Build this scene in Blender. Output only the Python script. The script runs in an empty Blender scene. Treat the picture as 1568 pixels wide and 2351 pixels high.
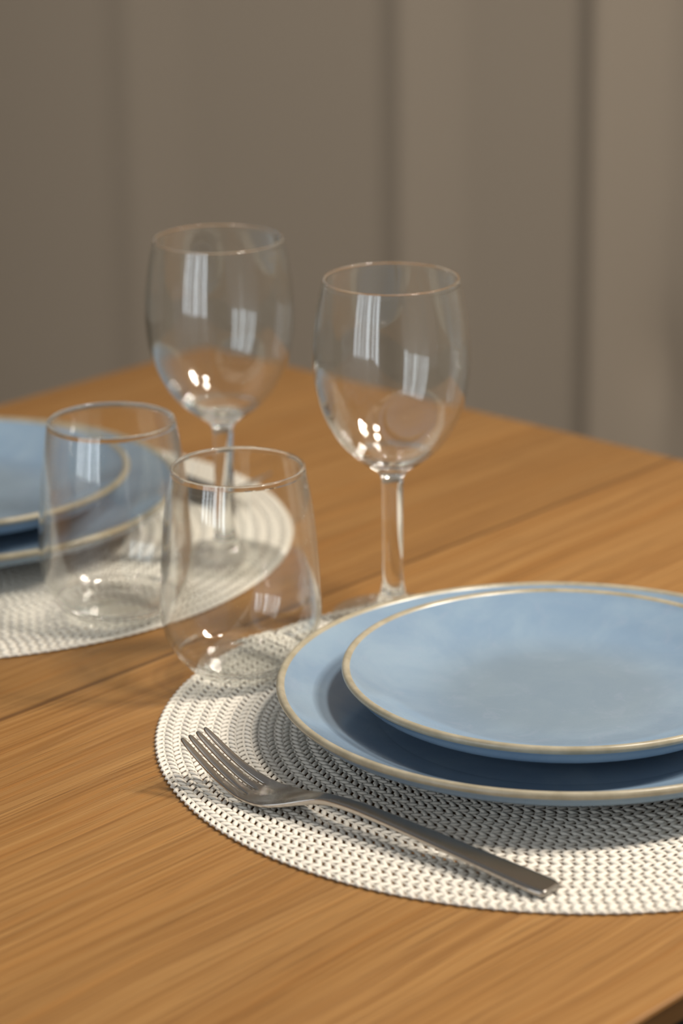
import bpy, bmesh, math, random
import numpy as np
from mathutils import Vector, Matrix

random.seed(4)
rng = np.random.default_rng(7)
sc = bpy.context.scene
C = sc.collection
PI = math.pi

# ------------------------------------------------------------------ scene frame
TOP = 0.75                                   # height of the table top above the floor
TH = math.radians(47.58)                     # direction of the table's long side
U = Vector((math.cos(TH), math.sin(TH), 0))  # along the grain
N = Vector((-math.sin(TH), math.cos(TH), 0)) # across the table
MAT_T = 0.0024                               # thickness of the woven mats


def un(u, n, z=0.0):
    return U * u + N * n + Vector((0, 0, z))


# ------------------------------------------------------------------ helpers
def tag(o, label=None, cat=None, group=None, kind=None):
    if label: o['label'] = label
    if cat: o['category'] = cat
    if group: o['group'] = group
    if kind: o['kind'] = kind
    return o


def empty(name, loc=(0, 0, 0), rz=0.0):
    o = bpy.data.objects.new(name, None)
    o.empty_display_size = 0.03
    C.objects.link(o)
    o.location = loc
    o.rotation_euler = (0, 0, rz)
    return o


def mesh_obj(name, verts, faces, mat, parent=None, smooth=True, normals=None):
    me = bpy.data.meshes.new(name)
    me.from_pydata([tuple(v) for v in verts], [], faces)
    me.materials.append(mat)
    if smooth:
        me.polygons.foreach_set('use_smooth', [True] * len(me.polygons))
    me.update()
    if normals is not None:
        me.normals_split_custom_set_from_vertices([tuple(n) for n in normals])
    o = bpy.data.objects.new(name, me)
    C.objects.link(o)
    if parent is not None:
        o.parent = parent
    return o


def copy_tree(o, parent=None):
    c = o.copy()
    C.objects.link(c)
    c.parent = parent
    for ch in list(o.children):
        copy_tree(ch, c)
    return c


def catmull(pts, n=6):
    """Dense smooth curve through 2-D points; a point given twice makes a corner."""
    pts = [np.array(p, float) for p in pts]
    out = []
    for i in range(len(pts) - 1):
        p1, p2 = pts[i], pts[i + 1]
        if np.allclose(p1, p2):
            continue
        p0 = pts[i - 1] if i > 0 and not np.allclose(pts[i - 1], p1) else 2 * p1 - p2
        p3 = pts[i + 2] if i + 2 < len(pts) and not np.allclose(pts[i + 2], p2) else 2 * p2 - p1
        for k in range(n):
            t = k / n
            out.append(0.5 * (2 * p1 + (p2 - p0) * t + (2 * p0 - 5 * p1 + 4 * p2 - p3) * t * t
                              + (3 * p1 - p0 - 3 * p2 + p3) * t ** 3))
    out.append(pts[-1])
    return [(max(float(p[0]), 0.0), float(p[1])) for p in out]


def lathe(profile, seg=96):
    """Vertices, faces, vertex normals of a surface of revolution (profile: (r, z))."""
    P = np.array(profile, float)
    T = np.gradient(P, axis=0)
    nr, nz = T[:, 1], -T[:, 0]
    L = np.hypot(nr, nz) + 1e-12
    nr, nz = nr / L, nz / L
    verts, norms, faces, rows = [], [], [], []
    for (r, z), a, b in zip(P, nr, nz):
        if r < 1e-6:
            rows.append([len(verts)])
            verts.append((0, 0, z)); norms.append((0, 0, 1 if b > 0 else -1))
        else:
            row = []
            for k in range(seg):
                t = 2 * PI * k / seg
                row.append(len(verts))
                verts.append((r * math.cos(t), r * math.sin(t), z))
                norms.append((a * math.cos(t), a * math.sin(t), b))
            rows.append(row)
    for A, B in zip(rows[:-1], rows[1:]):
        for k in range(seg):
            k2 = (k + 1) % seg
            if len(A) == 1 and len(B) == 1:
                continue
            if len(A) == 1:
                faces.append((A[0], B[k2], B[k]))
            elif len(B) == 1:
                faces.append((A[k], A[k2], B[0]))
            else:
                faces.append((A[k], A[k2], B[k2], B[k]))
    return verts, faces, norms


# ------------------------------------------------------------------ materials
class NT:
    def __init__(self, name):
        self.m = bpy.data.materials.new(name)
        self.m.use_nodes = True
        self.t = self.m.node_tree
        self.t.nodes.clear()
        self.out = self.t.nodes.new('ShaderNodeOutputMaterial')

    def n(self, typ, **kw):
        nd = self.t.nodes.new(typ)
        for k, v in kw.items():
            setattr(nd, k, v)
        return nd

    def set(self, nd, **kw):
        for k, v in kw.items():
            nd.inputs[k.replace('_', ' ')].default_value = v
        return nd

    def l(self, a, b):
        self.t.links.new(a, b)

    def val(self, x, sock):
        if isinstance(x, (int, float)):
            sock.default_value = x
        else:
            self.l(x, sock)

    def math(self, op, a, b=0.0, c=None, clamp=False):
        nd = self.n('ShaderNodeMath', operation=op, use_clamp=clamp)
        self.val(a, nd.inputs[0]); self.val(b, nd.inputs[1])
        if c is not None: self.val(c, nd.inputs[2])
        return nd.outputs[0]

    def smooth(self, x, a, b, lo=0.0, hi=1.0):
        nd = self.n('ShaderNodeMapRange', interpolation_type='SMOOTHSTEP')
        self.val(x, nd.inputs[0])
        for i, q in enumerate((a, b, lo, hi)):
            nd.inputs[i + 1].default_value = q
        return nd.outputs[0]

    def mix(self, f, a, b, blend='MIX'):
        nd = self.n('ShaderNodeMix', data_type='RGBA', blend_type=blend)
        self.val(f, nd.inputs[0])
        for q, s in ((a, nd.inputs[6]), (b, nd.inputs[7])):
            if isinstance(q, tuple): s.default_value = (*q[:3], 1)
            else: self.l(q, s)
        return nd.outputs[2]

    def noise(self, vec, scale=1.0, detail=3.0, rough=0.55, dist=0.0):
        nd = self.n('ShaderNodeTexNoise')
        if vec is not None: self.l(vec, nd.inputs['Vector'])
        self.set(nd, Scale=scale, Detail=detail, Roughness=rough, Distortion=dist)
        return nd.outputs[0]

    def comb(self, x, y, z=0.0):
        nd = self.n('ShaderNodeCombineXYZ')
        for q, s in zip((x, y, z), nd.inputs): self.val(q, s)
        return nd.outputs[0]

    def obj(self):
        tc = self.n('ShaderNodeTexCoord')
        sp = self.n('ShaderNodeSeparateXYZ')
        self.l(tc.outputs['Object'], sp.inputs[0])
        return tc.outputs['Object'], sp.outputs

    def principled(self, **kw):
        p = self.n('ShaderNodeBsdfPrincipled')
        for k, v in kw.items():
            key = k.replace('_', ' ')
            if isinstance(v, tuple): p.inputs[key].default_value = (*v, 1)
            elif isinstance(v, (int, float)): p.inputs[key].default_value = v
            else: self.l(v, p.inputs[key])
        self.l(p.outputs[0], self.out.inputs[0])
        return p

    def bump(self, h, strength=0.3, dist=0.001):
        b = self.n('ShaderNodeBump')
        self.set(b, Strength=strength, Distance=dist)
        self.l(h, b.inputs['Height'])
        return b.outputs[0]


def mat_wood():
    w = NT('oiled_oak')
    co, s = w.obj()
    X, Y, Z = s[0], s[1], s[2]
    warp = w.noise(w.comb(w.math('MULTIPLY', X, 3.2), w.math('MULTIPLY', Y, 7.0), 0.0), 1.0, 2.0)
    warp2 = w.noise(w.comb(w.math('MULTIPLY', X, 9.0), w.math('MULTIPLY', Y, 26.0), 3.0), 1.0, 2.0)
    yw = w.math('ADD', Y, w.math('ADD', w.math('MULTIPLY', w.math('SUBTRACT', warp, 0.5), 0.026),
                                 w.math('MULTIPLY', w.math('SUBTRACT', warp2, 0.5), 0.004)))
    # staves glued side by side, each shifted in its own texture space
    stave = w.math('FLOOR', w.math('DIVIDE', w.math('ADD', Y, 0.3840), 0.0965))
    wn = w.n('ShaderNodeTexWhiteNoise', noise_dimensions='1D')
    w.l(stave, wn.inputs['W'])
    rnd = wn.outputs[0]
    zoff = w.math('MULTIPLY', rnd, 37.0)
    broad = w.noise(w.comb(w.math('MULTIPLY', X, 1.5), w.math('MULTIPLY', yw, 24.0), zoff), 1.0, 3.0)
    rings = w.noise(w.comb(w.math('MULTIPLY', X, 1.3), w.math('MULTIPLY', yw, 210.0), zoff), 1.0, 3.5, 0.6)
    fine = w.noise(w.comb(w.math('MULTIPLY', X, 5.0), w.math('MULTIPLY', yw, 760.0), zoff), 1.0, 3.0, 0.65)
    pores = w.noise(w.comb(w.math('MULTIPLY', X, 14.0), w.math('MULTIPLY', Y, 1500.0), zoff), 1.0, 2.0, 0.6)
    c = w.mix(w.smooth(rings, 0.26, 0.72), (0.215, 0.101, 0.028), (0.313, 0.167, 0.055))
    c = w.mix(w.math('MULTIPLY', w.smooth(broad, 0.35, 0.68), 0.55), c, (0.251, 0.117, 0.029))
    c = w.mix(w.math('MULTIPLY', w.smooth(fine, 0.46, 0.70), 0.62), c, (0.179, 0.080, 0.019))
    c = w.mix(w.math('MULTIPLY', w.smooth(fine, 0.54, 0.36), 0.30), c, (0.352, 0.204, 0.076))
    c = w.mix(w.math('MULTIPLY', w.smooth(pores, 0.56, 0.68), 0.62), c, (0.097, 0.042, 0.012))
    amber = w.noise(w.comb(w.math('MULTIPLY', X, 2.4), w.math('MULTIPLY', yw, 150.0), w.math('ADD', zoff, 5.0)), 1.0, 2.0)
    c = w.mix(w.math('MULTIPLY', w.smooth(amber, 0.55, 0.74), 0.34), c, (0.330, 0.140, 0.030))
    hair = w.noise(w.comb(w.math('MULTIPLY', X, 2.0), w.math('MULTIPLY', yw, 420.0), w.math('ADD', zoff, 9.0)), 1.0, 1.0)
    c = w.mix(w.math('MULTIPLY', w.smooth(w.math('ABSOLUTE', w.math('SUBTRACT', hair, 0.5)), 0.016, 0.002), 0.40), c, (0.130, 0.055, 0.016))
    tone = w.math('ADD', 0.93, w.math('MULTIPLY', rnd, 0.13))
    hs = w.n('ShaderNodeHueSaturation')
    w.l(tone, hs.inputs['Value']); w.l(c, hs.inputs['Color'])
    c = hs.outputs[0]
    # dark joint along the middle of the table
    wob = w.noise(w.comb(w.math('MULTIPLY', X, 14.0), 0.0, 0.0), 1.0, 2.0)
    dy = w.math('ABSOLUTE', w.math('ADD', w.math('ADD', Y, -0.0020), w.math('MULTIPLY', w.math('SUBTRACT', wob, 0.5), 0.003)))
    c = w.mix(w.math('MULTIPLY', w.smooth(dy, 0.0026, 0.0006), 0.72), c, (0.075, 0.031, 0.009))
    bmp = w.bump(fine, 0.10, 0.0006)
    rough = w.math('ADD', 0.36, w.math('MULTIPLY', fine, 0.16))
    w.principled(Base_Color=c, Roughness=rough, Normal=bmp, Specular_IOR_Level=0.38)
    return w.m


def mat_glaze():
    g = NT('blue_glaze')
    co, s = g.obj()
    r = g.math('SQRT', g.math('ADD', g.math('MULTIPLY', s[0], s[0]), g.math('MULTIPLY', s[1], s[1])))
    cloud = g.noise(co, 26.0, 4.0, 0.6, 0.6)
    fleck = g.noise(co, 1500.0, 2.0, 0.6)
    c = g.mix(g.smooth(cloud, 0.32, 0.70), (0.172, 0.255, 0.362), (0.214, 0.300, 0.395))
    # colour turns darker and greyer towards the flat middle
    rr = g.math('ADD', r, g.math('MULTIPLY', g.math('SUBTRACT', cloud, 0.5), 0.02))
    c = g.mix(g.smooth(rr, 0.034, 0.072, 0.62, 0.0), c, (0.158, 0.212, 0.262))
    swirl = g.noise(co, 60.0, 5.0, 0.7, 1.5)
    c = g.mix(g.math('MULTIPLY', g.smooth(swirl, 0.52, 0.70), 0.22), c, (0.250, 0.300, 0.400))
    c = g.mix(g.math('MULTIPLY', g.smooth(fleck, 0.64, 0.74), 0.55), c, (0.10, 0.17, 0.27))
    g.principled(Base_Color=c, Roughness=0.13, Specular_IOR_Level=0.5,
                 Normal=g.bump(cloud, 0.05, 0.002))
    return g.m


def mat_rim():
    g = NT('bare_clay_rim')
    co, s = g.obj()
    a = g.noise(co, 90.0, 4.0, 0.6)
    c = g.mix(g.smooth(a, 0.3, 0.7), (0.270, 0.240, 0.170), (0.360, 0.325, 0.245))
    g.principled(Base_Color=c, Roughness=0.26, Specular_IOR_Level=0.5)
    return g.m


def mat_cord():
    g = NT('cream_cord')
    co, s = g.obj()
    a = g.noise(co, 60.0, 3.0, 0.6)
    c = g.mix(a, (0.680, 0.648, 0.582), (0.740, 0.708, 0.642))
    g.principled(Base_Color=c, Roughness=0.5, Specular_IOR_Level=0.35)
    return g.m


def mat_steel():
    g = NT('brushed_steel')
    co, s = g.obj()
    v = g.comb(g.math('MULTIPLY', s[0], 60.0), g.math('MULTIPLY', s[1], 2600.0), g.math('MULTIPLY', s[2], 900.0))
    a = g.noise(v, 1.0, 2.0, 0.6)
    c = g.mix(a, (0.335, 0.318, 0.300), (0.385, 0.370, 0.350))
    r = g.math('ADD', 0.15, g.math('MULTIPLY', a, 0.06))
    g.principled(Base_Color=c, Metallic=1.0, Roughness=r, Normal=g.bump(a, 0.02, 0.0003))
    return g.m


def mat_glass(name, foot, wall, lip):
    """Clear blown glass. Thick parts (stem, curved base, lip) refract as solid glass; the thin
    wall between the heights wall[0]..lip and the flat foot below foot act as a thin pane."""
    g = NT(name)
    co, s = g.obj()
    z = s[2]
    solid = g.n('ShaderNodeBsdfGlass')
    g.set(solid, Roughness=0.0, IOR=1.5)
    solid.inputs['Color'].default_value = (0.992, 0.997, 0.994, 1)
    lw = g.n('ShaderNodeLayerWeight')
    lw.inputs['Blend'].default_value = 0.5
    f = lw.outputs['Facing']
    fr = g.math('ADD', 0.045, g.math('MULTIPLY', g.math('POWER', f, 3.2), 0.92))
    # the longer way through the wall at grazing angles takes more light
    tint = g.mix(g.math('POWER', f, 5.0), (0.985, 0.99, 0.987), (0.62, 0.67, 0.67))
    tr = g.n('ShaderNodeBsdfTransparent')
    g.l(tint, tr.inputs['Color'])
    gl = g.n('ShaderNodeBsdfGlossy')
    g.set(gl, Roughness=0.05)
    gl.inputs['Color'].default_value = (1, 1, 1, 1)
    thin = g.n('ShaderNodeMixShader')
    g.l(fr, thin.inputs[0]); g.l(tr.outputs[0], thin.inputs[1]); g.l(gl.outputs[0], thin.inputs[2])
    pane = g.math('MULTIPLY', g.smooth(z, wall[0], wall[1]), g.smooth(z, lip, lip + 0.0006, 1.0, 0.0))
    pane = g.math('MAXIMUM', pane, g.smooth(z, foot, foot + 0.0006, 1.0, 0.0))
    mx = g.n('ShaderNodeMixShader')
    g.l(pane, mx.inputs[0]); g.l(solid.outputs[0], mx.inputs[1]); g.l(thin.outputs[0], mx.inputs[2])
    g.l(mx.outputs[0], g.out.inputs[0])
    return g.m


def mat_plain(name, col, rough=0.6, var=0.08, scale=8.0, spec=0.4, metal=0.0):
    g = NT(name)
    co, s = g.obj()
    a = g.noise(co, scale, 3.0, 0.55)
    lo = tuple(x * (1 - var) for x in col); hi = tuple(x * (1 + var) for x in col)
    g.principled(Base_Color=g.mix(a, lo, hi), Roughness=rough, Specular_IOR_Level=spec, Metallic=metal)
    return g.m


def mat_curtain():
    g = NT('taupe_cloth')
    co, s = g.obj()
    weave = g.noise(g.comb(g.math('MULTIPLY', s[0], 900.0), g.math('MULTIPLY', s[1], 900.0),
                           g.math('MULTIPLY', s[2], 900.0)), 1.0, 2.0)
    c = g.mix(weave, (0.425, 0.350, 0.272), (0.495, 0.415, 0.326))
    g.principled(Base_Color=c, Roughness=0.85, Specular_IOR_Level=0.15)
    return g.m


WOOD = mat_wood(); GLAZE = mat_glaze(); RIM = mat_rim(); CORD = mat_cord(); STEEL = mat_steel()
WINE_GLASS = mat_glass('clear_wine_glass', 0.0045, (0.083, 0.086), 0.1690)
TUMBLER_GLASS = mat_glass('clear_tumbler_glass', 0.0045, (0.0085, 0.0105), 0.0976)
BLACK = mat_plain('black_powder_coat', (0.012, 0.012, 0.014), 0.45)
WALL = mat_plain('warm_white_plaster', (0.52, 0.48, 0.42), 0.9, 0.04, 3.0, 0.1)
FLOOR = mat_plain('floor_boards', (0.20, 0.15, 0.10), 0.5, 0.2, 5.0)
TRIM = mat_plain('painted_trim', (0.55, 0.53, 0.50), 0.5, 0.03)
CURTAIN = mat_curtain()


# ------------------------------------------------------------------ table
def rounded_rect(hx, hy, r, k=6):
    pts = []
    for cx, cy, a0 in ((hx - r, hy - r, 0), (-hx + r, hy - r, 90), (-hx + r, -hy + r, 180), (hx - r, -hy + r, 270)):
        for i in range(k + 1):
            a = math.radians(a0 + 90 * i / k)
            pts.append((cx + r * math.cos(a), cy + r * math.sin(a)))
    return pts


def ring_stack(levels, hx, hy, r):
    """Closed slab from (inset, z) levels, top to bottom."""
    verts, faces = [], []
    rows = []
    for ins, z in levels:
        row = []
        for x, y in rounded_rect(hx - ins, hy - ins, max(r - ins, 0.001)):
            row.append(len(verts)); verts.append((x, y, z))
        rows.append(row)
    n = len(rows[0])
    faces.append(tuple(rows[0]))
    for A, B in zip(rows[:-1], rows[1:]):
        for k in range(n):
            faces.append((A[k], B[k], B[(k + 1) % n], A[(k + 1) % n]))
    faces.append(tuple(reversed(rows[-1])))
    return verts, faces


def box(x0, x1, y0, y1, z0, z1):
    v = [(x, y, z) for z in (z0, z1) for y in (y0, y1) for x in (x0, x1)]
    f = [(0, 2, 3, 1), (4, 5, 7, 6), (0, 1, 5, 4), (2, 6, 7, 3), (0, 4, 6, 2), (1, 3, 7, 5)]
    return v, f


def boxes(lst):
    V, F = [], []
    for b in lst:
        v, f = box(*b)
        k = len(V)
        V += v; F += [tuple(i + k for i in q) for q in f]
    return V, F


def bevel(o, w=0.003, seg=2):
    m = o.modifiers.new('bevel', 'BEVEL')
    m.width = w; m.segments = seg; m.limit_method = 'ANGLE'
    return o


U0, U1 = -0.20, 1.3232
N0, N1 = 0.5574, 1.3292
tcx, tcy = (U0 + U1) / 2, (N0 + N1) / 2
hx, hy = (U1 - U0) / 2, (N1 - N0) / 2
table = empty('dining_table', un(tcx, tcy, 0), TH)
tag(table, 'oak dining table with a fine dark joint along its middle', 'table')
v, f = ring_stack([(0.0014, TOP), (0.0004, TOP - 0.0004), (0.0, TOP - 0.0014), (0.0006, TOP - 0.0022), (0.0064, TOP - 0.0165),
                   (0.0078, TOP - 0.0175), (0.030, TOP - 0.0175)], hx, hy, 0.006)
mesh_obj('tabletop', v, f, WOOD, table, smooth=False)
ax, ay = hx - 0.030, hy - 0.030
v, f = boxes([(-ax, ax, -ay, -ay + 0.03, TOP - 0.06, TOP - 0.0175), (-ax, ax, ay - 0.03, ay, TOP - 0.06, TOP - 0.0175),
              (-ax, -ax + 0.03, -ay + 0.03, ay - 0.03, TOP - 0.06, TOP - 0.0175),
              (ax - 0.03, ax, -ay + 0.03, ay - 0.03, TOP - 0.06, TOP - 0.0175)])
tag(mesh_obj('apron', v, f, BLACK, table, smooth=False), 'black rail under the table edge')
for sx in (-1, 1):
    for sy in (-1, 1):
        cx, cy = sx * (ax - 0.03), sy * (ay - 0.03)
        v, f = ring_stack([(0.0, TOP - 0.0601), (0.001, TOP - 0.07), (0.008, 0.004), (0.010, 0.0)], 0.030, 0.030, 0.006)
        v = [(p[0] + cx, p[1] + cy, p[2]) for p in v]
        mesh_obj('leg', v, f, BLACK, table, smooth=False)


# ------------------------------------------------------------------ woven round mats
def placemat_mesh():
    P = 0.0071
    K, S = 8, 6
    PITCH, SWEEP = 0.0047, 0.0036
    V, F = [], []

    def rib(rad, hw, hh, zc):
        m, base = 220, len(V)
        for k in range(m):
            t = 2 * PI * k / m
            for q in range(5):
                a = 2 * PI * q / 5 + 0.3
                r2 = rad + hw * math.cos(a)
                V.append((r2 * math.cos(t), r2 * math.sin(t), zc + hh * math.sin(a)))
        for k in range(m):
            for q in range(5):
                A, B = base + k * 5, base + ((k + 1) % m) * 5
                F.append((A + q, A + (q + 1) % 5, B + (q + 1) % 5, B + q))

    for i in range(9, 26):
        rc = (i + 0.5) * P
        n = int(round(2 * PI * rc / PITCH))
        ph = rng.random() * 2 * PI
        rib(rc, 0.00062, 0.00050, 0.00115)
        rib(rc + P / 2 - (0.0011 if i == 25 else 0), 0.00060, 0.00046, 0.00100)
        for j in range(n):
            th0 = ph + 2 * PI * j / n
            for sgn in (-1, 1):
                base = len(V)
                dr = sgn * (P / 2 - 0.00035); ds = SWEEP
                l = math.hypot(dr, ds)
                px, py = ds / l, -dr / l          # across the strand: (radial, tangential)
                for k in range(K):
                    t = k / (K - 1)
                    rr = rc + sgn * 0.00015 + dr * t
                    tt = th0 + (ds * t ** 1.15) / rc
                    e = math.sin(PI * (0.10 + 0.80 * t))
                    w = 0.00064 + 0.00062 * e
                    h = 0.00032 + 0.00058 * e ** 0.8
                    zc = 0.00112 + 0.00010 * e
                    for q in range(S):
                        a = 2 * PI * q / S
                        ca, sa = math.cos(a), math.sin(a)
                        r2 = rr + px * w * ca
                        t2 = tt + py * w * ca / rc
                        V.append((r2 * math.cos(t2), r2 * math.sin(t2), zc + h * sa))
                for k in range(K - 1):
                    for q in range(S):
                        q2 = (q + 1) % S
                        a = base + k * S
                        fc = (a + q, a + q2, a + S + q2, a + S + q)
                        F.append(fc if sgn > 0 else fc[::-1])
                c0 = tuple(base + q for q in range(S)); c1 = tuple(base + (K - 1) * S + q for q in range(S))
                F.append(c0[::-1] if sgn > 0 else c0); F.append(c1 if sgn > 0 else c1[::-1])
    # the closed middle under the plates: a low ribbed disc
    prof = [(0.0, 0.0018)]
    r = 0.0
    while r < 9 * P - 0.001:
        prof += [(r + 0.0018, 0.0021), (r + 0.0037, 0.0012)]
        r += 0.0037
    prof += [(r, 0.0006), (r - 0.002, 0.0004), (0.0, 0.0004)]
    v, f, _ = lathe(prof, 72)
    k = len(V)
    V += v; F += [tuple(k + i for i in reversed(q)) for q in f]
    me = bpy.data.meshes.new('placemat')
    me.from_pydata(V, [], F)
    me.materials.append(CORD)
    me.polygons.foreach_set('use_smooth', [True] * len(me.polygons))
    bm = bmesh.new(); bm.from_mesh(me)
    bmesh.ops.recalc_face_normals(bm, faces=bm.faces)
    bm.to_mesh(me); bm.free()
    me.update()
    return me


MAT1 = (0.1005, 1.2098); MAT2 = (-0.2107, 1.4844)
pm = placemat_mesh()
mat_a = bpy.data.objects.new('placemat', pm); C.objects.link(mat_a)
mat_a.location = (*MAT1, TOP)
tag(mat_a, 'round cream woven placemat under the nearer pair of blue plates', 'placemat', 'round cream placemats')
mat_b = bpy.data.objects.new('placemat', pm); C.objects.link(mat_b)
mat_b.location = (*MAT2, TOP); mat_b.rotation_euler = (0, 0, 2.2)
tag(mat_b, 'round cream woven placemat at the left, behind the tumblers', 'placemat', 'round cream placemats')


# ------------------------------------------------------------------ stoneware plates
def make_plate(R, H, foot, floor, deep, lift=0.0):
    """deep: width of the sloping shoulder as a share of R."""
    k = R / 0.12
    sh = R * (1 - deep)
    under = [(0.0, 0.0020), (foot - 0.006, 0.0020), (foot - 0.003, 0.0018), (foot - 0.0015, 0.0),
             (foot + 0.0015, 0.0), (foot + 0.003, 0.0020), (sh - 0.001, 0.0040), (sh + 0.30 * (R - sh), 0.0070),
             (R - 0.0085, H - 0.0105), (R - 0.0030, H - 0.0052), (R - 0.0008, H - 0.0032)]
    under = [(r, z + (lift if z > 0.0005 and r < R - 0.02 else (lift * 0.5 if z > 0.0005 and r < R - 0.005 else 0.0))) for r, z in under]
    D = H - floor
    inner = [(R - 0.0036, H - 0.0010), (R - 0.0068, H - 0.0030), (R - 0.0145, H - 0.44 * D), (R - 0.0240, H - 0.72 * D),
             (R - 0.0330, H - 0.89 * D), (R - 0.0430, H - 0.98 * D), (R - 0.0520, floor), (0.02, floor - 0.0003), (0.0, floor - 0.0003)]
    rim = [under[-1], (R + 0.0001, H - 0.0018), (R - 0.0004, H - 0.0004), (R - 0.0016, H + 0.0001), (R - 0.0028, H - 0.0003), inner[0]]
    pu = catmull(under, 5); pi = catmull(inner, 6); pr = catmull(rim, 4)
    p = empty('dinner_plate')
    # body: underside and inner face in one mesh
    v1, f1, n1 = lathe(pu, 128)
    v2, f2, n2 = lathe(pi, 128)
    o = mesh_obj('glazed_body', v1 + v2, f1 + [tuple(i + len(v1) for i in q) for q in f2], GLAZE, p, normals=n1 + n2)
    v3, f3, n3 = lathe(pr, 128)
    r = mesh_obj('rim', v3, f3, RIM, p, normals=n3)
    tag(r, 'tan bare clay rim')
    return p


BIG_H, BIG_FLOOR = 0.0242, 0.0084
big = make_plate(0.1264, BIG_H, 0.073, BIG_FLOOR, 0.30, 0.0021)
small = make_plate(0.0973, 0.0212, 0.057, 0.0060, 0.32)
small.name = 'side_plate'
Z_BIG = TOP + MAT_T
Z_SMALL = Z_BIG + BIG_FLOOR + 0.0002
big.location = (0.0966, 1.2082, Z_BIG)
tag(big, 'large blue stoneware plate at the right, beneath the smaller plate beside the fork', 'plate', 'large blue plates')
small.location = (0.0966, 1.2125, Z_SMALL)
tag(small, 'smaller blue stoneware plate with tan rim, on top of the nearer stack', 'plate', 'small blue plates')
big2 = copy_tree(big); big2.location = (-0.2142, 1.4995, Z_BIG); big2.rotation_euler = (0, 0, 1.9)
tag(big2, 'large blue stoneware plate at the left edge, the lower of the blurred stack', 'plate')
small2 = copy_tree(small); small2.location = (-0.2118, 1.5090, Z_SMALL); small2.rotation_euler = (0, 0, 2.6)
tag(small2, 'smaller blue stoneware plate at the left edge, on top of the blurred stack', 'plate')


# ------------------------------------------------------------------ glasses
def offset_profile(outer, th):
    """Inner wall of a vessel: outer profile (bottom to rim) moved inwards by th(z)."""
    P = np.array(outer); T = np.gradient(P, axis=0)
    L = np.hypot(T[:, 0], T[:, 1])[:, None] + 1e-12
    T = T / L
    nrm = np.stack([-T[:, 1], T[:, 0]], 1)
    Q = P + nrm * np.array([th(z) for z in P[:, 1]])[:, None]
    return [tuple(q) for q in Q]


def part_lathe(name, prof, mat, parent, seg=112, lo=None, hi=None):
    """Mesh of the profile stretch lo..hi with the normals of the whole profile."""
    v, f, n = lathe(prof, seg)
    if lo is None:
        return mesh_obj(name, v, f, mat, parent, normals=n)
    rows, i = [], 0
    for r, z in prof:
        c = 1 if r < 1e-6 else seg
        rows.append((i, c)); i += c
    a = rows[lo][0]; b = rows[hi][0] + rows[hi][1]
    f2 = [tuple(i - a for i in q) for q in f if min(q) >= a and max(q) < b]
    return mesh_obj(name, v[a:b], f2, mat, parent, normals=n[a:b])


def wine_glass():
    g = empty('wine_glass')
    foot = [(0.0, 0.0011), (0.012, 0.0008), (0.026, 0.0001), (0.0285, 0.0000), (0.0298, 0.0005), (0.0302, 0.0014), (0.0293, 0.0020),
            (0.022, 0.0030), (0.0145, 0.0046), (0.0100, 0.0070), (0.0072, 0.0108), (0.0058, 0.0150)]
    stem = [(0.0051, 0.020), (0.0049, 0.030), (0.0049, 0.045), (0.0050, 0.058), (0.0051, 0.066)]
    bowl = [(0.0056, 0.0710), (0.0080, 0.0745), (0.0135, 0.0785), (0.0195, 0.0830), (0.0252, 0.0890), (0.0298, 0.0960), (0.0338, 0.1045),
            (0.0365, 0.1145), (0.0377, 0.1245), (0.0378, 0.1340), (0.0369, 0.1450), (0.0351, 0.1570), (0.0326, 0.1677)]
    foot, stem, bowl = ([(r * 1.005, z * 1.020) for r, z in q] for q in (foot, stem, bowl))
    allp = catmull(foot + stem + bowl, 5)
    i_foot = 5 * (len(foot) - 1); i_stem = 5 * (len(foot) + len(stem) - 1)
    outer_bowl = allp[i_stem:]
    src = [p for p in outer_bowl if p[1] > 0.0775]

    def th(z):
        return 0.0010 + 0.0026 * max(0.0, (0.100 - z) / 0.0225) ** 2 + 0.0004 * min(max((z - 0.1685) / 0.0022, 0), 1) ** 2
    inner = offset_profile(src, th)
    inner = [(max(r, 0.001), z) for r, z in inner if r > 0.004]
    inner.sort(key=lambda p: -p[1])
    r_out, z_out = outer_bowl[-1]; r_in, z_in = inner[0]
    lip = [((r_out + r_in) / 2 + 0.5 * (r_out - r_in) * math.cos(a) * 1.0, (z_out + z_in) / 2 + 0.0008 * math.sin(a)) for a in (0.5, 1.0, PI / 2, 2.1, 2.6)]
    zb = inner[-1][1]
    bottom = [(inner[-1][0] * 0.5, zb - 0.0004), (0.0, zb - 0.0005)]
    full = allp + lip + inner + bottom
    part_lathe('foot', full, WINE_GLASS, g, lo=0, hi=i_foot)
    part_lathe('stem', full, WINE_GLASS, g, lo=i_foot, hi=i_stem)
    part_lathe('bowl', full, WINE_GLASS, g, lo=i_stem, hi=len(full) - 1)
    return g


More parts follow.
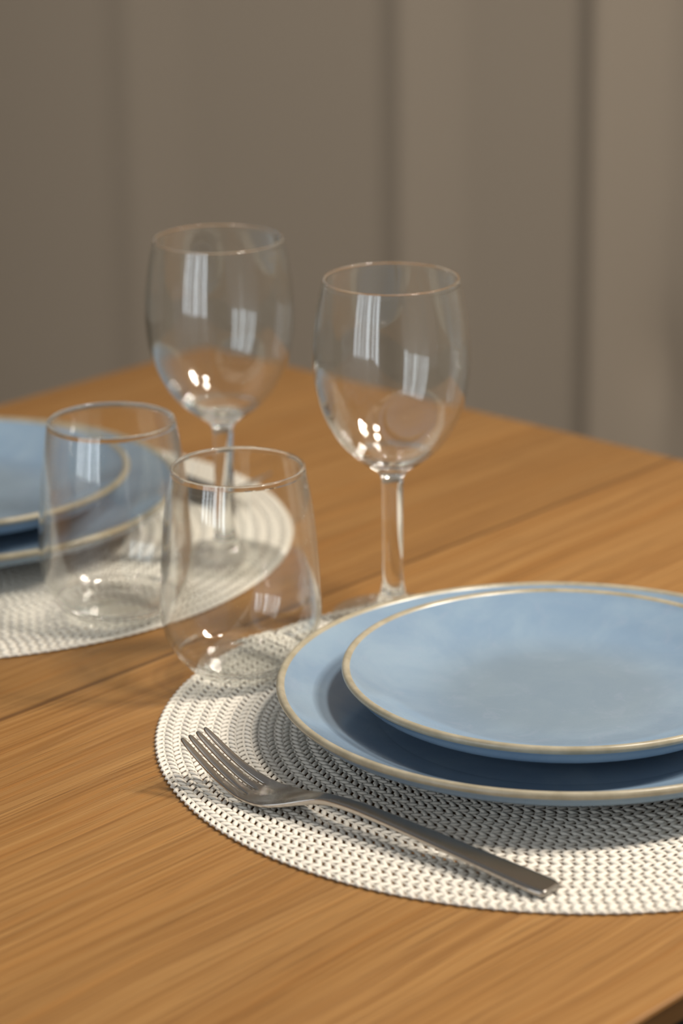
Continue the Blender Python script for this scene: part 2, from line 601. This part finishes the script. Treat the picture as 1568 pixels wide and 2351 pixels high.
def tumbler():
    outer = [(0.0, 0.0016), (0.010, 0.0013), (0.0165, 0.0004), (0.0185, 0.0), (0.0205, 0.0002), (0.0235, 0.0022), (0.0275, 0.0058),
             (0.0315, 0.0112), (0.0350, 0.0182), (0.0368, 0.0262), (0.0371, 0.0350), (0.0363, 0.0500), (0.0349, 0.0680), (0.0331, 0.0830), (0.0306, 0.0973)]
    outer = [(r * 1.02, z * 1.025) for r, z in outer]
    P = catmull(outer, 6)
    src = [p for p in P if p[1] > 0.0058 and p[0] > 0.02]

    def th(z):
        return 0.0010 + 0.0010 * max(0.0, (0.024 - z) / 0.018) ** 1.6 + 0.0006 * min(max((z - 0.0972) / 0.0022, 0), 1) ** 2
    inner = offset_profile(src, th)
    inner.sort(key=lambda p: -p[1])
    r_out, z_out = P[-1]; r_in, z_in = inner[0]
    lip = [((r_out + r_in) / 2 + 0.5 * (r_out - r_in) * math.cos(a), (z_out + z_in) / 2 + 0.0008 * math.sin(a)) for a in (0.5, 1.0, PI / 2, 2.1, 2.6)]
    r, z = inner[-1]
    bottom = catmull([(r, z), (r * 0.88, z - 0.0017), (r * 0.7, z - 0.0030), (r * 0.45, z - 0.0036), (0.0, z - 0.0037)], 4)[1:]
    full = P + lip + inner + bottom
    v, f, n = lathe(full, 112)
    return mesh_obj('tumbler', v, f, TUMBLER_GLASS, None, normals=n)


ZG = TOP + MAT_T
wg = wine_glass(); wg.location = (0.0249, 1.3516, ZG)
tag(wg, 'clear stemmed wine glass behind the right plates, the nearer of two', 'wine glass', 'wine glasses')
wg2 = copy_tree(wg); wg2.location = (-0.0605, 1.4384, ZG); wg2.rotation_euler = (0, 0, 0.7)
tag(wg2, 'clear stemmed wine glass on the far placemat, behind both tumblers', 'wine glass')
tb = tumbler(); tb.location = (-0.0475, 1.2840, ZG)
tag(tb, 'clear stemless tumbler at the edge of the nearer placemat, beside the plates', 'tumbler', 'stemless tumblers')
tb2 = tb.copy(); C.objects.link(tb2); tb2.location = (-0.1113, 1.3610, ZG); tb2.rotation_euler = (0, 0, 0.9)
tag(tb2, 'clear stemless tumbler at the left, in front of the blurred blue plates', 'tumbler')


# ------------------------------------------------------------------ forks
FK_Z = [(0, .0049), (4, .0053), (15, .0063), (40, .0087), (70, .0114), (92, .0131), (104, .0130), (111, .0120), (118, .0097), (125, .0069), (132, .0048), (139, .0042),
        (146, .0052), (153, .0076), (160, .0108), (168, .0152), (174, .0190), (178, .0215)]
FK_W = [(0, 6.0), (4, 6.8), (15, 6.5), (40, 5.5), (70, 4.3), (92, 3.5), (104, 3.1), (111, 3.5), (116, 4.8), (121, 7.0), (126, 8.9), (132, 10.7), (139, 11.2),
        (146, 10.9), (160, 9.7), (170, 9.2), (178, 8.7)]
FK_T = [(0, 2.6), (15, 2.5), (40, 2.3), (70, 2.4), (92, 2.8), (104, 2.8), (114, 2.4), (125, 1.9), (140, 1.7), (160, 1.7), (172, 1.5), (178, 1.2)]


def interp(tab, s):
    xs = [a for a, _ in tab]; ys = [b for _, b in tab]
    return float(np.interp(s, xs, ys))


def smooth_tab(tab):
    xs = np.array([a for a, _ in tab], float); ys = np.array([b for _, b in tab], float)
    g = np.linspace(xs[0], xs[-1], 361)
    y = np.interp(g, xs, ys)
    k = np.exp(-0.5 * (np.arange(-12, 13) / 4.0) ** 2); k /= k.sum()
    yp = np.concatenate([2 * y[0] - y[12:0:-1], y, 2 * y[-1] - y[-2:-14:-1]])
    return list(zip(g, np.convolve(yp, k, 'valid')))


FZ, FW, FT = smooth_tab(FK_Z), smooth_tab(FK_W), smooth_tab(FK_T)
S_SLOT = 145.5


def fork_surface():
    """Base cage of the fork: columns across, stations along; tines continue the columns."""
    tw, gp = 0.82, 0.28                    # relative tine and gap widths
    unit = 2.0 / (4 * tw * 1.0 + 3 * gp * 0.0 + 3 * gp)
    cols, kinds = [], []
    x = -1.0
    for i in range(4):
        w = tw * unit
        for q in (0.0, 0.16, 0.5, 0.84):
            cols.append(x + w * q)
        cols.append(x + w)
        x += w + gp * unit
    # column indices: tine i uses 5i..5i+4 ; gap between 5i+4 and 5(i+1)
    st_body = [0, 0.9, 3.5, 8, 15, 25, 40, 55, 70, 82, 92, 99, 104, 108, 112, 116, 120, 124, 128, 132, 136, 140, 143.5, S_SLOT]
    st_tine = [S_SLOT + 1.0, 147.6, 150, 154, 158, 162, 166, 170, 174, 176.8, 177.9, 178.4]
    V, F = [], []
    idx = {}

    def pt(s, c, top, half, zc, dish, edge_t=1.0):
        z = zc + dish * c * c
        return (s / 1000.0, half * c / 1000.0, z - (0 if top else edge_t))

    for si, s in enumerate(st_body + st_tine):
        half = interp(FW, s)
        zc = interp(FZ, s); t = interp(FT, s) / 1000
        dish = 0.0012 * min(max((s - 116) / 14, 0), 1) * (1 - 0.75 * min(max((s - 140) / 20, 0), 1))
        if s < 2.0:                          # rounded end of the handle
            half *= 0.78 if s < 0.5 else 0.94
        for ci, c in enumerate(cols):
            cc = c
            if s > S_SLOT:
                i = ci // 5
                mid = (cols[5 * i] + cols[5 * i + 4]) / 2
                taper = 1.0 - 0.14 * ((s - S_SLOT) / (178.2 - S_SLOT)) ** 1.5
                if s > 176: taper *= 0.86 if s < 177 else (0.62 if s < 178 else 0.40)
                cc = mid + (c - mid) * taper
            crown = 0.0
            if s > S_SLOT:
                i = ci // 5
                rel = (ci % 5 - 2) / 2.0
                crown = -0.00022 * rel * rel
            if s < 108:                      # softly chamfered handle edges
                crown = -0.0006 * max(0, abs(c) - 0.80) / 0.20 if abs(c) > 0.8 else 0.0
            for top in (True, False):
                p = pt(s, cc, top, half, zc, dish, t)
                z = p[2] + (crown if top else -crown * 0.5)
                idx[si, ci, top] = len(V)
                V.append((p[0], p[1], z))
    nb = len(st_body)
    ns = nb + len(st_tine)
    nc = len(cols)

    def quad(a, b, c, d):
        F.append((a, b, c, d))
    present = {}
    for si in range(ns - 1):
        for ci in range(nc - 1):
            gap = ci % 5 == 4
            present[si, ci] = not (gap and si >= nb - 1)
    for (si, ci), ok in present.items():
        if not ok:
            continue
        g = lambda a, b, t: idx[si + a, ci + b, t]
        quad(g(0, 0, True), g(1, 0, True), g(1, 1, True), g(0, 1, True))
        quad(g(0, 0, False), g(0, 1, False), g(1, 1, False), g(1, 0, False))
        if not present.get((si, ci - 1)):
            quad(g(0, 0, True), g(0, 0, False), g(1, 0, False), g(1, 0, True))
        if not present.get((si, ci + 1)):
            quad(g(0, 1, True), g(1, 1, True), g(1, 1, False), g(0, 1, False))
        if not present.get((si - 1, ci)):
            quad(g(0, 0, True), g(0, 1, True), g(0, 1, False), g(0, 0, False))
        if not present.get((si + 1, ci)):
            quad(g(1, 0, True), g(1, 0, False), g(1, 1, False), g(1, 1, True))
    me = bpy.data.meshes.new('cage')
    me.from_pydata(V, [], F)
    bm = bmesh.new(); bm.from_mesh(me)
    used = [v for v in bm.verts if not v.link_faces]
    bmesh.ops.delete(bm, geom=used, context='VERTS')
    bmesh.ops.recalc_face_normals(bm, faces=bm.faces)
    bm.to_mesh(me); bm.free()
    o = bpy.data.objects.new('cage', me); C.objects.link(o)
    m = o.modifiers.new('sub', 'SUBSURF'); m.levels = 2; m.render_levels = 2
    dg = bpy.context.evaluated_depsgraph_get()
    ev = o.evaluated_get(dg)
    em = bpy.data.meshes.new_from_object(ev)
    bpy.data.objects.remove(o)
    bpy.data.meshes.remove(me)
    verts = [v.co.copy() for v in em.vertices]
    nrm = [v.normal.copy() for v in em.vertices]
    faces = [tuple(p.vertices) for p in em.polygons]
    bpy.data.meshes.remove(em)
    return verts, nrm, faces, cols


def make_fork():
    verts, nrm, faces, cols = fork_surface()
    fk = empty('fork')

    def piece(name, keep, parent):
        fs, mp, vs, ns = [], {}, [], []
        for f in faces:
            c = sum((verts[i] for i in f), Vector()) / len(f)
            if keep(c):
                row = []
                for i in f:
                    if i not in mp:
                        mp[i] = len(vs); vs.append(verts[i]); ns.append(nrm[i])
                    row.append(mp[i])
                fs.append(tuple(row))
        return mesh_obj(name, vs, fs, STEEL, parent, normals=ns)
    s0, s1 = 0.1042, (S_SLOT + 0.9) / 1000
    piece('handle', lambda c: c.x <= s0, fk)
    head = piece('head', lambda c: s0 < c.x <= s1, fk)
    for i in range(4):
        lo = -9 if i == 0 else (cols[5 * i - 1] + cols[5 * i]) / 2
        hi = 9 if i == 3 else (cols[5 * i + 4] + cols[5 * i + 5]) / 2

        def keep(c, lo=lo, hi=hi):
            if c.x <= s1: return False
            w = c.y * 1000 / interp(FW, min(c.x * 1000, 178))
            return lo < w <= hi
        piece('tine', keep, head)
    return fk


fk = make_fork()
E0 = Vector((0.0812, 1.0405, 0)); AX = Vector((-0.7760, 0.6308, 0))
FK = 1.054
FORK_Z = TOP
fk.location = (E0.x, E0.y, FORK_Z)
fk.rotation_euler = (0, 0, math.atan2(AX.y, AX.x)); fk.scale = (FK, FK, FK)
tag(fk, 'brushed steel fork lying tines up on the nearer placemat, in sharp focus', 'fork', 'dinner forks')
fk2 = copy_tree(fk)
a2 = Vector((0.776, -0.631, 0)).normalized()
tip2 = Vector((-0.0428, 1.5190, 0))
e2 = tip2 - a2 * 0.178 * FK
fk2.location = (e2.x, e2.y, FORK_Z)
fk2.rotation_euler = (0, 0, math.atan2(a2.y, a2.x))
tag(fk2, 'blurred steel fork on the far placemat, seen behind the wine glass stem', 'fork')


# ------------------------------------------------------------------ room
def wall_panel(name, u, n0, n1, z0, z1, holes=(), thick=0.12, facing=1):
    """Wall in the plane u = const (its room side), with rectangular openings (n0, n1, z0, z1)."""
    ns = sorted({n0, n1, *[h[0] for h in holes], *[h[1] for h in holes]})
    zs = sorted({z0, z1, *[h[2] for h in holes], *[h[3] for h in holes]})
    lst = []
    for a, b in zip(ns[:-1], ns[1:]):
        for c, d in zip(zs[:-1], zs[1:]):
            mid = ((a + b) / 2, (c + d) / 2)
            if any(h[0] < mid[0] < h[1] and h[2] < mid[1] < h[3] for h in holes):
                continue
            lst.append((0 if facing > 0 else -thick, thick if facing > 0 else 0, a, b, c, d))
    v, f = boxes(lst)
    o = mesh_obj(name, v, f, WALL, None, smooth=False)
    o.location = un(u, 0, 0)
    o.rotation_euler = (0, 0, TH)
    return tag(o, kind='structure')


v, f = box(-2.4, 3.2, -3.2, 4.4, -0.05, 0.0)
fl = mesh_obj('floor', v, f, FLOOR, None, smooth=False)
fl.rotation_euler = (0, 0, TH)
tag(fl, kind='structure')
wall_panel('wall_back', 2.52, -3.2, 4.4, 0.0, 2.7)
WN0, WN1, WZ0, WZ1 = -0.30, 1.70, 0.10, 2.45
wall_panel('wall_front', -1.75, -3.2, 4.4, 0.0, 2.7, holes=[(WN0, WN1, WZ0, WZ1)], facing=-1)

v, f = box(-1.75, 2.52, 4.40, 4.52, 0.0, 2.7)
wl_ = mesh_obj('wall_left', v, f, WALL, None, smooth=False)
wl_.rotation_euler = (0, 0, TH)
tag(wl_, kind='structure')

# tall window behind the camera
wf = []
wf += [(-0.08, -0.02, WN0, WN0 + 0.05, WZ0, WZ1), (-0.08, -0.02, WN1 - 0.05, WN1, WZ0, WZ1),
       (-0.08, -0.02, WN0 + 0.05, WN1 - 0.05, WZ0, WZ0 + 0.05), (-0.08, -0.02, WN0 + 0.05, WN1 - 0.05, WZ1 - 0.05, WZ1)]
OPEN = [(0.06, 0.30), (0.44, 0.58), (0.76, 1.06), (1.20, 1.30), (1.46, 1.62), (1.76, 1.94)]   # gaps between added posts that streak the glass reflections like curtain folds
for (a0, a1), (b0, b1) in zip(OPEN[:-1], OPEN[1:]):
    wf.append((-0.07, -0.03, WN0 + a1, WN0 + b0, WZ0 + 0.05, WZ1 - 0.05))
v, f = boxes(wf)
win = mesh_obj('window_1', v, f, TRIM, None, smooth=False)
win.location = un(-1.75, 0, 0); win.rotation_euler = (0, 0, TH)
tag(win, kind='structure')

# taupe curtain with straight soft folds in front of the back wall
RIDGES = [(2.497, 0.009, 0.050, 0.090), (2.078, 0.020, 0.045, 0.085), (1.800, 0.034, 0.040, 0.085),
          (2.88, 0.02, 0.05, 0.08), (1.46, 0.03, 0.05, 0.09), (1.08, 0.02, 0.05, 0.08), (0.80, 0.03, 0.05, 0.09), (0.45, 0.025, 0.05, 0.1),
          (3.05, 0.03, 0.05, 0.09), (3.4, 0.02, 0.05, 0.09), (0.15, 0.03, 0.05, 0.09)]


def curtain_depth(n):
    d = 0.0
    for c, h, wl, wr in RIDGES:            # wl: flank towards larger n (left in view), wr: towards smaller n
        x = n - c
        w = wl if x > 0 else wr
        d += 0.8 * h * max(0.0, 1 - abs(x) / w) ** 1.25
    return d


ns_ = np.arange(-0.1, 3.7, 0.006)
zs_ = [0.02, 0.20, 0.30, 0.36, 0.40, 0.44, 0.48, 0.54, 0.62, 0.80, 1.2, 1.8, 2.5]
V, F = [], []
for side in (0, 1):
    for z in zs_:
        for n in ns_:
            d = curtain_depth(n)
            d -= 0.016 * math.exp(-((n - 1.728) / 0.030) ** 2 - ((z - 0.43) / 0.055) ** 2)
            d += 0.010 * math.sin(n * 5.0 + 0.6)
            V.append((-d + 0.004 * side, n, z))
m = len(ns_)
q = len(zs_)
for side in (0, 1):
    for i in range(q - 1):
        for j in range(m - 1):
            a = side * q * m + i * m + j
            fc = (a, a + m, a + m + 1, a + 1)
            F.append(fc[::-1] if side else fc)
off = q * m
for i in range(q - 1):
    for j in (0, m - 1):
        a = i * m + j
        F.append((a, a + off, a + off + m, a + m))
for j in range(m - 1):
    for i in (0, q - 1):
        a = i * m + j
        F.append((a, a + 1, a + 1 + off, a + off))
cur = mesh_obj('curtain', V, F, CURTAIN, None)
cur.location = un(2.38, 0, 0); cur.rotation_euler = (0, 0, TH)
tag(cur, 'taupe floor-length curtain hanging in straight folds, blurred behind the table', 'curtain')


# ------------------------------------------------------------------ lights
def area_light(name, loc, target, sx, sy, power, col):
    l = bpy.data.lights.new(name, 'AREA')
    l.shape = 'RECTANGLE'; l.size = sx; l.size_y = sy; l.energy = power; l.color = col
    o = bpy.data.objects.new(name, l); C.objects.link(o)
    o.location = loc
    d = Vector(target) - Vector(loc)
    o.rotation_euler = d.to_track_quat('-Z', 'Y').to_euler()
    return o


wc = un(-1.98, (WN0 + WN1) / 2, (WZ0 + WZ1) / 2)
area_light('daylight', wc, wc + U, WN1 - WN0 + 0.2, WZ1 - WZ0 + 0.2, 88.0, (0.86, 0.94, 1.0))

KD = 1.75
kdir = Vector((0.660, 0.050, 0.750)).normalized()
kc = Vector((0.02, 1.20, TOP)) + kdir * KD
side = kdir.cross(Vector((0, 0, 1))).normalized(); upv = side.cross(kdir).normalized()
BULBS = [(-0.05, 0.10), (0.03, 0.11), (0.06, 0.03), (-0.02, 0.03), (-0.07, -0.02), (0.05, -0.05), (0.00, -0.08), (-0.04, -0.11), (0.08, -0.11)]
KEY_W = 14.2
AIM = Vector((-0.06, 0.98, TOP))
for a, b in BULBS:
    l = bpy.data.lights.new('ceiling_spot', 'SPOT')
    l.spot_size = math.radians(80); l.spot_blend = 1.0
    l.energy = KEY_W; l.color = (1.0, 0.89, 0.755); l.shadow_soft_size = 0.020
    o = bpy.data.objects.new('ceiling_spot', l); C.objects.link(o)
    o.location = kc + side * a * 1.25 + upv * b * 1.25
    o.rotation_euler = (AIM - o.location).to_track_quat('-Z', 'Y').to_euler()

# added fill light at the right: brightens the curtain and rakes over its folds
l = bpy.data.lights.new('added_curtain_light', 'POINT')
l.energy = 78.0; l.color = (1.0, 0.90, 0.77); l.shadow_soft_size = 0.12
o = bpy.data.objects.new('added_curtain_light', l); C.objects.link(o)
o.location = un(1.25, 0.2, 2.35)

wd = bpy.data.worlds.new('room_light')
wd.use_nodes = True
bg = wd.node_tree.nodes['Background']
bg.inputs[0].default_value = (1.0, 0.97, 0.94, 1)
bg.inputs[1].default_value = 0.26
sc.world = wd

# ------------------------------------------------------------------ camera
cam = bpy.data.cameras.new('camera')
co = bpy.data.objects.new('camera', cam); C.objects.link(co)
cam.sensor_fit = 'VERTICAL'; cam.sensor_height = 36.0; cam.sensor_width = 36.0 * 1568 / 2351
cam.lens = 6714.3 / 2351 * 36.0
pitch = math.radians(18.496); roll = math.radians(-0.634)
fwd = Vector((0, math.cos(pitch), -math.sin(pitch)))
r0 = Vector((1, 0, 0)); u0 = Vector((0, math.sin(pitch), math.cos(pitch)))
c, s = math.cos(roll), math.sin(roll)
R = r0 * c + u0 * s
Up = -r0 * s + u0 * c
M = Matrix.Identity(4)
for i in range(3):
    M[i][0] = R[i]; M[i][1] = Up[i]; M[i][2] = -fwd[i]
M[2][3] = TOP + 0.5094
co.matrix_world = M
cam.clip_start = 0.02; cam.clip_end = 50
cam.dof.use_dof = True
cam.dof.focus_distance = 1.256
cam.dof.aperture_fstop = 6.3
sc.camera = co

# ------------------------------------------------------------------ colour and sampling
sc.view_settings.view_transform = 'Standard'
sc.view_settings.look = 'None'
sc.view_settings.exposure = 0.0
sc.view_settings.gamma = 1.0
sc.view_settings.use_curve_mapping = False
cy = sc.cycles
cy.use_denoising = True
cy.max_bounces = 14
cy.diffuse_bounces = 3
cy.glossy_bounces = 6
cy.transmission_bounces = 12
cy.transparent_max_bounces = 24
cy.sample_clamp_indirect = 120.0
